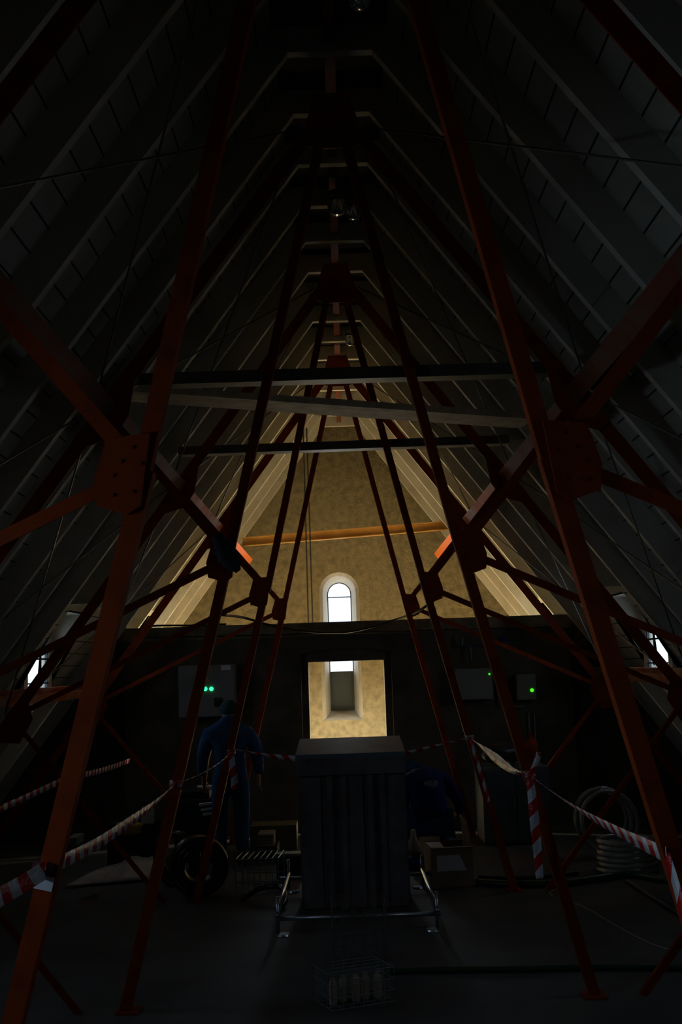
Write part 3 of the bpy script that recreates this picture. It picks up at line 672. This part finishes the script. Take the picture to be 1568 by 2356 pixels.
for sg in (-1,1):
    J={'a':(W(sg*.115,-.06,.055),(.046,.05)),'b':(W(sg*.118,.06,.05),(.05,.045)),'c':(W(sg*.12,.17,.036),(.042,.032)),'t':(W(sg*.115,-.03,.16),(.05,.05))}
    skinmesh('boot',J,[('a','b'),('b','c'),('a','t')],'a',M['shoe'],man)
# crouching person, back to the camera, bent forward over the floor
q0=fl(1000,2000); cx_,cy_=q0.x-.0,q0.y+.40
def W2(x,y,z_): return V((cx_+x,cy_+y,z_))
J={'pel':(W2(0,-.0,.42),(.15,.13)),'ab':(W2(0,.05,.58),(.15,.12)),'ch':(W2(-.01,.16,.74),(.16,.12)),'up':(W2(-.01,.30,.86),(.12,.09)),'nk':(W2(-.03,.40,.87),.05),'hd0':(W2(-.04,.48,.84),(.075,.07)),'hd1':(W2(-.05,.56,.82),(.08,.072)),'nose':(W2(-.045,.53,.73),.012)}
E=[('pel','ab'),('ab','ch'),('ch','up'),('up','nk'),('nk','hd0'),('hd0','hd1'),('hd0','nose')]
for sg in (-1,1):
    J['ear%d'%sg]=(W2(-.045+sg*.085,.50,.83),.012);E.append(('hd0','ear%d'%sg))
    el=W2(sg*.33,.32,.56) if sg>0 else W2(-.27,.42,.50); wr=W2(sg*.36,.58,.42) if sg>0 else W2(-.16,.66,.36)
    a=chain(J,E,'up',[(W2(sg*.19,.28,.80),.056),(el,.042),(wr,.03)],'a%d'%sg); hand(J,E,a,wr,(.2*-sg,.7,-.6),(-sg,.2,0),'h%d'%sg)
    chain(J,E,'pel',[(W2(sg*.12,.08,.40),.085),(W2(sg*.2,.44,.44),.06),(W2(sg*.17,.16,.10),.04),(W2(sg*.18,.32,.035),(.04,.028))],'l%d'%sg)
cm=skinmesh('person',J,E,'pel',M['skin']); tag(cm,'crouching person in dark navy jacket with a pale back print, bent forward beside the shaft','person')
J={'pel':(W2(0,-.0,.42),(.20,.17)),'ab':(W2(0,.04,.60),(.205,.16)),'ch':(W2(-.01,.14,.76),(.215,.155)),'up':(W2(-.01,.27,.87),(.16,.11)),'col':(W2(-.03,.36,.89),(.08,.075))}
E=[('pel','ab'),('ab','ch'),('ch','up'),('up','col')]
for sg in (-1,1):
    el=W2(.34,.32,.56) if sg>0 else W2(-.27,.42,.50); wr=W2(.36,.55,.43) if sg>0 else W2(-.17,.62,.38)
    chain(J,E,'up',[(W2(sg*.20,.27,.80),.085),(el,.068),(wr,.05)],'a%d'%sg)
skinmesh('jacket',J,E,'pel',M['navy'],cm)
J={'pel':(W2(0,.02,.38),(.19,.15))};E=[]
for sg in (-1,1): chain(J,E,'pel',[(W2(sg*.13,.12,.39),.115),(W2(sg*.2,.44,.43),.085),(W2(sg*.17,.16,.13),.07)],'l%d'%sg)
skinmesh('trousers',J,E,'pel',M['blue'],cm)
for sg in (-1,1):
    J={'a':(W2(sg*.17,.13,.05),(.045,.045)),'b':(W2(sg*.175,.26,.045),(.048,.04)),'c':(W2(sg*.18,.36,.034),(.04,.03))}
    skinmesh('boot',J,[('a','b'),('b','c')],'a',M['shoe'],cm)
one('hair',lambda bm:blob(bm,W2(-.05,.57,.85),(.095,.10,.085),3,3,.05),M['hair'],cm,True)
def colr(bm):
    p=W2(-.16,.22,.985); prism(bm,[p+V((-.07,0,-.06)),p+V((.13,.05,-.03)),p+V((-.01,.03,.05))],(0,.02,-.01))
one('collar_flap',colr,M['blue'],cm)
def prn(bm):
    c0=W2(.03,-.35,.80)
    for k,(u,v,r,a_) in enumerate(((0,0,.085,.035),)):
        lathe(bm,[(0,0),(.02,0),(.04,0),(.06,0),(.08,0)],c0,ax=(0,-1,.25),n=24)
    for v_ in bm.verts: v_.co.z=c0.z+(v_.co.z-c0.z)*.5
M['printc']=mat('worn_pale_print',(.25,.26,.28),.8,noise=(40,(.02,.03,.12),.45,.6))
pr=one('back_print',prn,M['printc'],cm,True); tag(pr,'worn pale oval print on the back of the jacket'); sw=pr.modifiers.new('wrap','SHRINKWRAP'); sw.target=bpy.data.objects['jacket']; sw.wrap_method='PROJECT'; sw.use_project_y=True; sw.use_positive_direction=True; sw.offset=.006
# ------------------------------------------------------------------ cardboard box
A=fl(995,2045);B=fl(1090,2040); 
ang=math.atan2(B.y-A.y,B.x-A.x); R3=Matrix.Rotation(ang,3,'Z'); wB=(B-A).length; dB=.42; hB=.36
def Q3(x,y,z_): return A+R3@V((x,y,0))+V((0,0,z_))
g=thing('cardboard_box',A+V((.2,.2,-A.z)),'open brown cardboard box with a standing flap beside the crouching person','cardboard box'); g.matrix_world=Matrix.Translation(g.location)
def cb(bm):
    t=.008
    def s4(P): hexa(bm,P)
    s4([Q3(0,0,0),Q3(wB,0,0),Q3(wB,t,0),Q3(0,t,0),Q3(0,0,hB),Q3(wB,0,hB),Q3(wB,t,hB),Q3(0,t,hB)])
    s4([Q3(0,dB,0),Q3(wB,dB,0),Q3(wB,dB+t,0),Q3(0,dB+t,0),Q3(0,dB,hB),Q3(wB,dB,hB),Q3(wB,dB+t,hB),Q3(0,dB+t,hB)])
    for x in (0,wB-t): s4([Q3(x,t,0),Q3(x+t,t,0),Q3(x+t,dB,0),Q3(x,dB,0),Q3(x,t,hB),Q3(x+t,t,hB),Q3(x+t,dB,hB),Q3(x,dB,hB)])
    s4([Q3(0,0,0),Q3(wB,0,0),Q3(wB,dB,0),Q3(0,dB,0),Q3(0,0,t),Q3(wB,0,t),Q3(wB,dB,t),Q3(0,dB,t)])
one('box_body',cb,M['card'],g)
def fp(bm):
    hexa(bm,[Q3(wB-.004,.02,hB),Q3(wB+.004,.02,hB),Q3(wB+.004,dB-.02,hB),Q3(wB-.004,dB-.02,hB),Q3(wB-.03,.10,hB+.20),Q3(wB-.022,.10,hB+.20),Q3(wB-.022,dB-.02,hB+.24),Q3(wB-.03,dB-.02,hB+.24)])
one('box_flap',fp,M['card'],g)
def fp2(bm): hexa(bm,[Q3(.0,.0,hB),Q3(wB,0,hB),Q3(wB+.01,-.03,hB-.002),Q3(-.01,-.03,hB-.002),Q3(.0,.0,hB+.006),Q3(wB,0,hB+.006),Q3(wB+.01,-.03,hB+.004),Q3(-.01,-.03,hB+.004)])
one('box_flap',fp2,M['cardin'],g)
one('paper_label',lambda bm:hexa(bm,[Q3(.05,-.002,.15),Q3(wB-.06,-.002,.15),Q3(wB-.06,.0,.15),Q3(.05,.0,.15),Q3(.05,-.002,.29),Q3(wB-.12,-.002,.29),Q3(wB-.12,.0,.29),Q3(.05,.0,.29)]),M['white'],g)
tag(one('paper_sheet',lambda bm:hexa(bm,[Q3(.012,.02,hB-.03),Q3(.15,.02,hB-.03),Q3(.15,dB-.03,hB-.01),Q3(.012,dB-.03,hB-.01),Q3(.012,.02,hB-.026),Q3(.15,.02,hB-.026),Q3(.15,dB-.03,hB-.006),Q3(.012,dB-.03,hB-.006)]),M['white']),'white sheet of paper lying in the open cardboard box','paper')
# ------------------------------------------------------------------ grey floor cabinet and things on it
a=at(1112,1955,13.0);zt=at(1190,1766,13.0).z
xa_,xb_=at(1112,1860,13.0).x,at(1266,1860,13.0).x
g=thing('floor_cabinet',((xa_+xb_)/2,13.4,0),'blue grey metal cabinet on the floor right of the crouching person','cabinet'); g.matrix_world=Matrix.Translation(g.location)
one('cabinet_body',lambda bm:box(bm,(xa_,13.02,.02),(xb_,13.75,zt)),M['crate'],g)
for k in range(2):
    xm=(xa_+xb_)/2; l_,r_=((xa_+.01,xm-.004),(xm+.004,xb_-.01))[k]
    dd=one('cabinet_door',lambda bm:box(bm,(l_,13.0,.05),(r_,13.018,zt-.02)),M['crate'],g)
    one('door_handle',lambda bm:box(bm,((r_-.03 if k==0 else l_+.02),12.985,zt*.5),((r_-.02 if k==0 else l_+.03),13.0,zt*.5+.12)),M['galv'],dd)
p=at(1150,1712,13.3); tag(one('black_bag',lambda bm:blob(bm,(p.x,13.35,zt+.13),(.22,.17,.14),5,3,.14),M['black'],None,True),'dark lumpy bag standing on the blue grey cabinet','bag')
p=at(1160,1748,13.1); tag(one('work_glove',lambda bm:blob(bm,(p.x-.02,13.12,zt+.035),(.10,.06,.035),9,3,.2),M['olive'],None,True),'dull yellow cloth on the front edge of the blue grey cabinet','cloth')
p=at(1226,1720,13.2); tag(one('fire_extinguisher',lambda bm:lathe(bm,[(0,0),(.07,0),(.075,.03),(.075,.22),(.055,.28),(.02,.30),(.02,.34),(.035,.35),(0,.36)],(p.x,13.3,zt+.001),n=20),M['steel'],None,True),'dim dark red cylinder standing on the blue grey cabinet','extinguisher')
# ------------------------------------------------------------------ hose coils
def ringpts(c0,ax,R,n=40,ph=0,wob=.0):
    ax=V(ax).normalized();u=ax.orthogonal().normalized();w_=ax.cross(u)
    return [V(c0)+(u*math.cos(2*math.pi*k/n+ph)+w_*math.sin(2*math.pi*k/n+ph))*R*(1+wob*math.sin(3*2*math.pi*k/n+ph)) for k in range(n)]
# lying stack of clear hose
c1=fl(1462,2018); 
def st(bm):
    for k in range(6): tube(bm,ringpts((c1.x+.01*math.sin(k*2),c1.y+.32,.03+k*.052),(0,0,1),.27-.004*k,44,k,.008),.027,10,closed=True)
tag(one('hose_coil',st,M['clear'],None,True),'lying stack of clear plastic hose rings on the floor at right','hose coil','coils of clear hose at right')
c2=at(1408,1912,11.9)
def st2(bm):
    ax=V((.25,-1,.1)).normalized()
    for k in range(4): tube(bm,ringpts(V((c2.x-.02*k,12.0+.045*k,.36+.01*k)),ax,.31-.02*(k%2),44,k,.01),.022,10,closed=True)
tag(one('hose_coil',st2,M['clear'],None,True),'upright coil of clear hose leaning behind the lying hose stack','hose coil','coils of clear hose at right')
# black drum coil on the left
c3=at(453,2012,fl(453,2075).y)
def st3(bm):
    ax=V((.15,-1,0)).normalized(); cc=V((c3.x,c3.y+.15,.275))
    for j,R in enumerate((.245,.20,.155)):
        for k in range(4): tube(bm,ringpts(cc+ax*(-.05*k),ax,R,44,j+k,.006),.026,8,closed=True)
tag(one('pipe_coil',st3,M['blackgloss'],None,True),'upright coil of glossy black pipe standing on the floor at left','pipe coil')
def st4(bm):
    cc=V((at(398,1985,11.2).x,11.2,.26)); ax=V((-.55,-.8,0)).normalized()
    for k in range(3): tube(bm,ringpts(cc+ax*(-.05*k),ax,.235,40,k,.006),.024,8,closed=True)
tag(one('pipe_coil',st4,M['blackgloss'],None,True),'second black pipe coil half hidden behind the upright one','pipe coil')
# ------------------------------------------------------------------ clutter on the left
def sheet(bm):
    P=[fl(150,2042),fl(362,2012),fl(358,1985),fl(255,1990)]
    n=8; g_=[]
    a_,b_,c_,d_=fl(148,2045),fl(345,2028),fl(364,1968,.16),fl(262,1990,.10)
    for i in range(n+1):
        row=[]
        for j in range(n+1):
            u,v=i/n,j/n; p=(a_*(1-u)+b_*u)*(1-v)+(d_*(1-u)+c_*u)*v; p=p+V((0,0,.02+.025*math.sin(9*u+4*v)*v)); row.append(bm.verts.new(p))
        g_.append(row)
    for i in range(n):
        for j in range(n): bm.faces.new((g_[i][j],g_[i+1][j],g_[i+1][j+1],g_[i][j+1]))
sh=tag(one('plastic_sheeting',sheet,M['sheet'],None,True),'crumpled pale sheeting spread over the floor left of the black coils','sheeting'); md=sh.modifiers.new('t','SOLIDIFY'); md.thickness=.006
p=fl(285,1950); tag(one('yellow_bag',lambda bm:blob(bm,(at(288,1908,12.1).x,12.2,at(288,1908,12.1).z),(.14,.09,.075),12,3,.3),M['yellow'],None,True),'crumpled yellow bag hanging low on the dark toolbox at left','bag')
def tb(bm): 
    x0,x1=at(250,1900,12.5).x,at(360,1900,12.5).x; box(bm,(x0,12.42,0),(x1,12.85,at(300,1893,12.5).z)); box(bm,(x0+.1,12.44,at(300,1893,12.5).z),(x1-.1,12.8,at(300,1893,12.5).z+.04))
tag(one('tool_chest',tb,M['black']),'black tool chest against the left roof foot behind the tape','tool chest')
p=at(336,1878,12.3); tag(one('notice_card',lambda bm:hexa(bm,[(p.x-.07,12.39,p.z-.09),(p.x+.07,12.39,p.z-.09),(p.x+.07,12.395,p.z-.09),(p.x-.07,12.395,p.z-.09),(p.x-.07,12.40,p.z+.09),(p.x+.07,12.40,p.z+.09),(p.x+.07,12.405,p.z+.09),(p.x-.07,12.405,p.z+.09)]),M['white']),'small white card propped against the black tool chest','card')
p=at(165,1937,11.0); tag(one('paper_sheet',lambda bm:box(bm,(p.x-.045,11.0,p.z-.035),(p.x+.045,11.30,p.z+.035)),M['cab']),'small pale box low behind the nearest left leg','box')
# machine the standing person works at
mx=at(470,1850,12.7)
def mach(bm):
    x0=at(405,1850,12.7).x; x1=at(505,1850,12.7).x; box(bm,(x0,12.55,.0),(x1,13.0,.66)); box(bm,(x0+.06,12.6,.66),(x1-.1,12.95,.74))
    for k in range(3): tube(bm,[(x0+.06+.05*k,12.54,.1),(x0+.06+.05*k,12.54,.6)],.012,6)
tag(one('pump_unit',mach,M['black']),'black machine unit on the floor left of the standing person','machine')
p=at(468,1840,12.55)
tag(one('white_bowl',lambda bm:lathe(bm,[(0,.0),(.05,.0),(.085,.04),(.09,.05),(.08,.045),(0,.012)],(p.x,12.7,.743),n=22),M['white'],None,True),'white shallow bowl on top of the black machine','bowl')
for k in range(3):
    q_=at(478,1852,12.45); tag(one('folded_paper',lambda bm:hexa(bm,[(q_.x-.10+.02*k,12.46,.66-.05*k-.06),(q_.x+.10,12.46,.68-.05*k-.06),(q_.x+.10,12.53,.68-.05*k-.06),(q_.x-.10+.02*k,12.53,.66-.05*k-.06),(q_.x-.10+.02*k,12.46,.685-.05*k-.06),(q_.x+.10,12.46,.705-.05*k-.06),(q_.x+.10,12.53,.705-.05*k-.06),(q_.x-.10+.02*k,12.53,.685-.05*k-.06)]),M['white']),
        'pale folded sheet stuck to the front of the black machine, %s'%['topmost','middle','lowest'][k],'paper','papers on the black machine')
# olive board, slat stack, planks and wire rack between person and shaft
xa_,xb_=at(575,1930,13.2).x,at(682,1930,13.2).x; zt=at(620,1900,13.2).z
tag(one('olive_panel',lambda bm:box(bm,(xa_,13.2,0),(xb_,13.6,zt)),M['olive']),'olive painted chest on the floor between standing person and shaft','chest')
for k in range(4):
    tag(one('short_board',lambda bm:box(bm,(at(596,1975,12.6).x,12.45,.165+k*.032),(at(632,1975,12.6).x,12.8,.19+k*.032)),M['plank']),'pale short board in the small stack before the olive chest, %s'%['lowest','second from below','third from below','topmost'][k],'board','stack of short boards')
tag(one('pallet_block',lambda bm:box(bm,(at(590,1975,12.6).x,12.42,0),(at(640,1975,12.6).x,12.85,.164)),M['black']),'dark block under the small stack of pale boards','block')
tag(one('long_board',lambda bm:box(bm,(at(635,1985,11.6).x,11.4,.22),(at(700,1985,11.6).x,11.55,.245)),M['plank']),'long pale board behind the left pipe of the frame','board')
tag(one('board_support',lambda bm:box(bm,(at(638,1985,11.6).x,11.42,0),(at(698,1985,11.6).x,11.54,.22)),M['black']),'dark crate under the long pale board','crate')
def rack(bm):
    x0,x1=at(545,2000,10.9).x,at(642,2000,10.9).x
    for k in range(8): x=x0+(x1-x0)*k/7; tube(bm,[(x,10.75,.31),(x+.03,11.2,.31)],.005,5); tube(bm,[(x,10.75,.005),(x,10.75,.31)],.004,5)
    for z_ in (.01,.11,.21,.31):
        tube(bm,[(x0,10.75,z_),(x1,10.75,z_)],.005,5); tube(bm,[(x0+.03,11.2,z_),(x1+.03,11.2,z_)],.005,5)
    for x in (x0,x1): tube(bm,[(x+.03,11.2,.005),(x+.03,11.2,.31)],.005,5)
tag(one('wire_rack',rack,M['wire']),'open wire rack on the floor just left of the pipe frame','wire rack')
def lg(bm):
    tube(bm,cr([(at(552,2040,10.2).x,10.35,.03),(at(590,2040,10.2).x,10.5,.09),(at(640,2030,10.2).x,10.45,.11),(at(656,2050,10.2).x,10.2,.05),(at(650,2060,10.2).x,10.0,.024)],6),.022,8)
tag(one('flexible_hose',lg,M['blackgloss'],None,True),'short black ribbed hose lying before the wire rack','hose')
# tins and rag on the right of the shaft
p=fl(950,1990); tag(one('paint_funnel',lambda bm:lathe(bm,[(0,0),(.085,.0),(.09,.05),(.035,.16),(.022,.24),(0,.24)],(p.x+.0,11.75,.145),n=20),M['cardin'],None,True),'pale funnel shaped can between the shaft and the cardboard box','can')
tag(one('blue_bag',lambda bm:blob(bm,(p.x+.02,11.75,.06),(.17,.14,.06),8,3,.25),M['navy'],None,True),'crumpled blue plastic bag under the pale can','bag')
# ------------------------------------------------------------------ hoses and rods on the floor
cable('garden_hose',[fl(885,2236,.02),fl(1000,2232,.02),fl(1200,2230,.02),fl(1380,2226,.02),fl(1600,2228,.02)],.022,'dark green hose lying straight across the near floor at right',M['green'],'hose')
cable('garden_hose',[fl(1095,2030,.03),fl(1180,2034,.03),fl(1290,2032,.03),fl(1370,2022,.03),fl(1450,2012,.03),fl(1530,2024,.03),fl(1620,2034,.03)],.035,'thick dark green hose curving before the clear hose coils',M['green'],'hose')
cable('garden_hose',[fl(1100,2018,.02),fl(1200,2020,.02),fl(1330,2008,.02)],.018,'thin dark hose behind the thick green one',M['black'],'hose')
tag(one('metal_rod',lambda bm:tube(bm,[fl(1441,2026,.02),fl(1600,2128,.02)],.014,8),M['dkbeam'],None,True),'thin rod on the floor pointing to the lower right picture edge','rod')
def strip(bm):
    P=cr([fl(x,y,.004) for x,y in ((1285,2062),(1345,2088),(1375,2105),(1437,2141),(1490,2168),(1535,2184))],5)
    tube(bm,P,.0035,6)
M['shiny']=mat('clear_shiny_cord',(.5,.5,.45),.2,spec=.8)
tag(one('thin_cord',strip,M['shiny'],None,True),'thin shiny cord on the floor behind the second right leg','cord')
tag(one('timber_sill',lambda bm:(box(bm,(-2.6,5.9,0),(2.6,6.38,.03)),),M['black']),'dark mat edge lying across the floor at the very bottom','mat')
tag(one('tape_scrap',lambda bm:tube(bm,cr([fl(1284,2044,.012),fl(1268,2050,.01),fl(1264,2056,.008),fl(1270,2060,.006)],5),.006,6),M['tapek'],None,True),'scrap of tape on the floor by the foot of the second right leg','tape scrap')
# ------------------------------------------------------------------ world and view
wd=bpy.data.worlds.new('sky'); S.world=wd; wd.use_nodes=True; wd.node_tree.nodes['Background'].inputs[0].default_value=(.85,.92,1,1); wd.node_tree.nodes['Background'].inputs[1].default_value=1.8
S.view_settings.view_transform='Standard'; S.view_settings.look='None'; S.view_settings.gamma=1; S.view_settings.exposure=0; S.view_settings.use_curve_mapping=False
S.cycles.use_denoising=True; S.cycles.use_adaptive_sampling=True; S.cycles.adaptive_threshold=.02; S.cycles.max_bounces=6; S.cycles.diffuse_bounces=3; S.cycles.glossy_bounces=3; S.cycles.transmission_bounces=4; S.cycles.transparent_max_bounces=8
S.cycles.caustics_reflective=False; S.cycles.caustics_refractive=False; S.cycles.sample_clamp_indirect=30
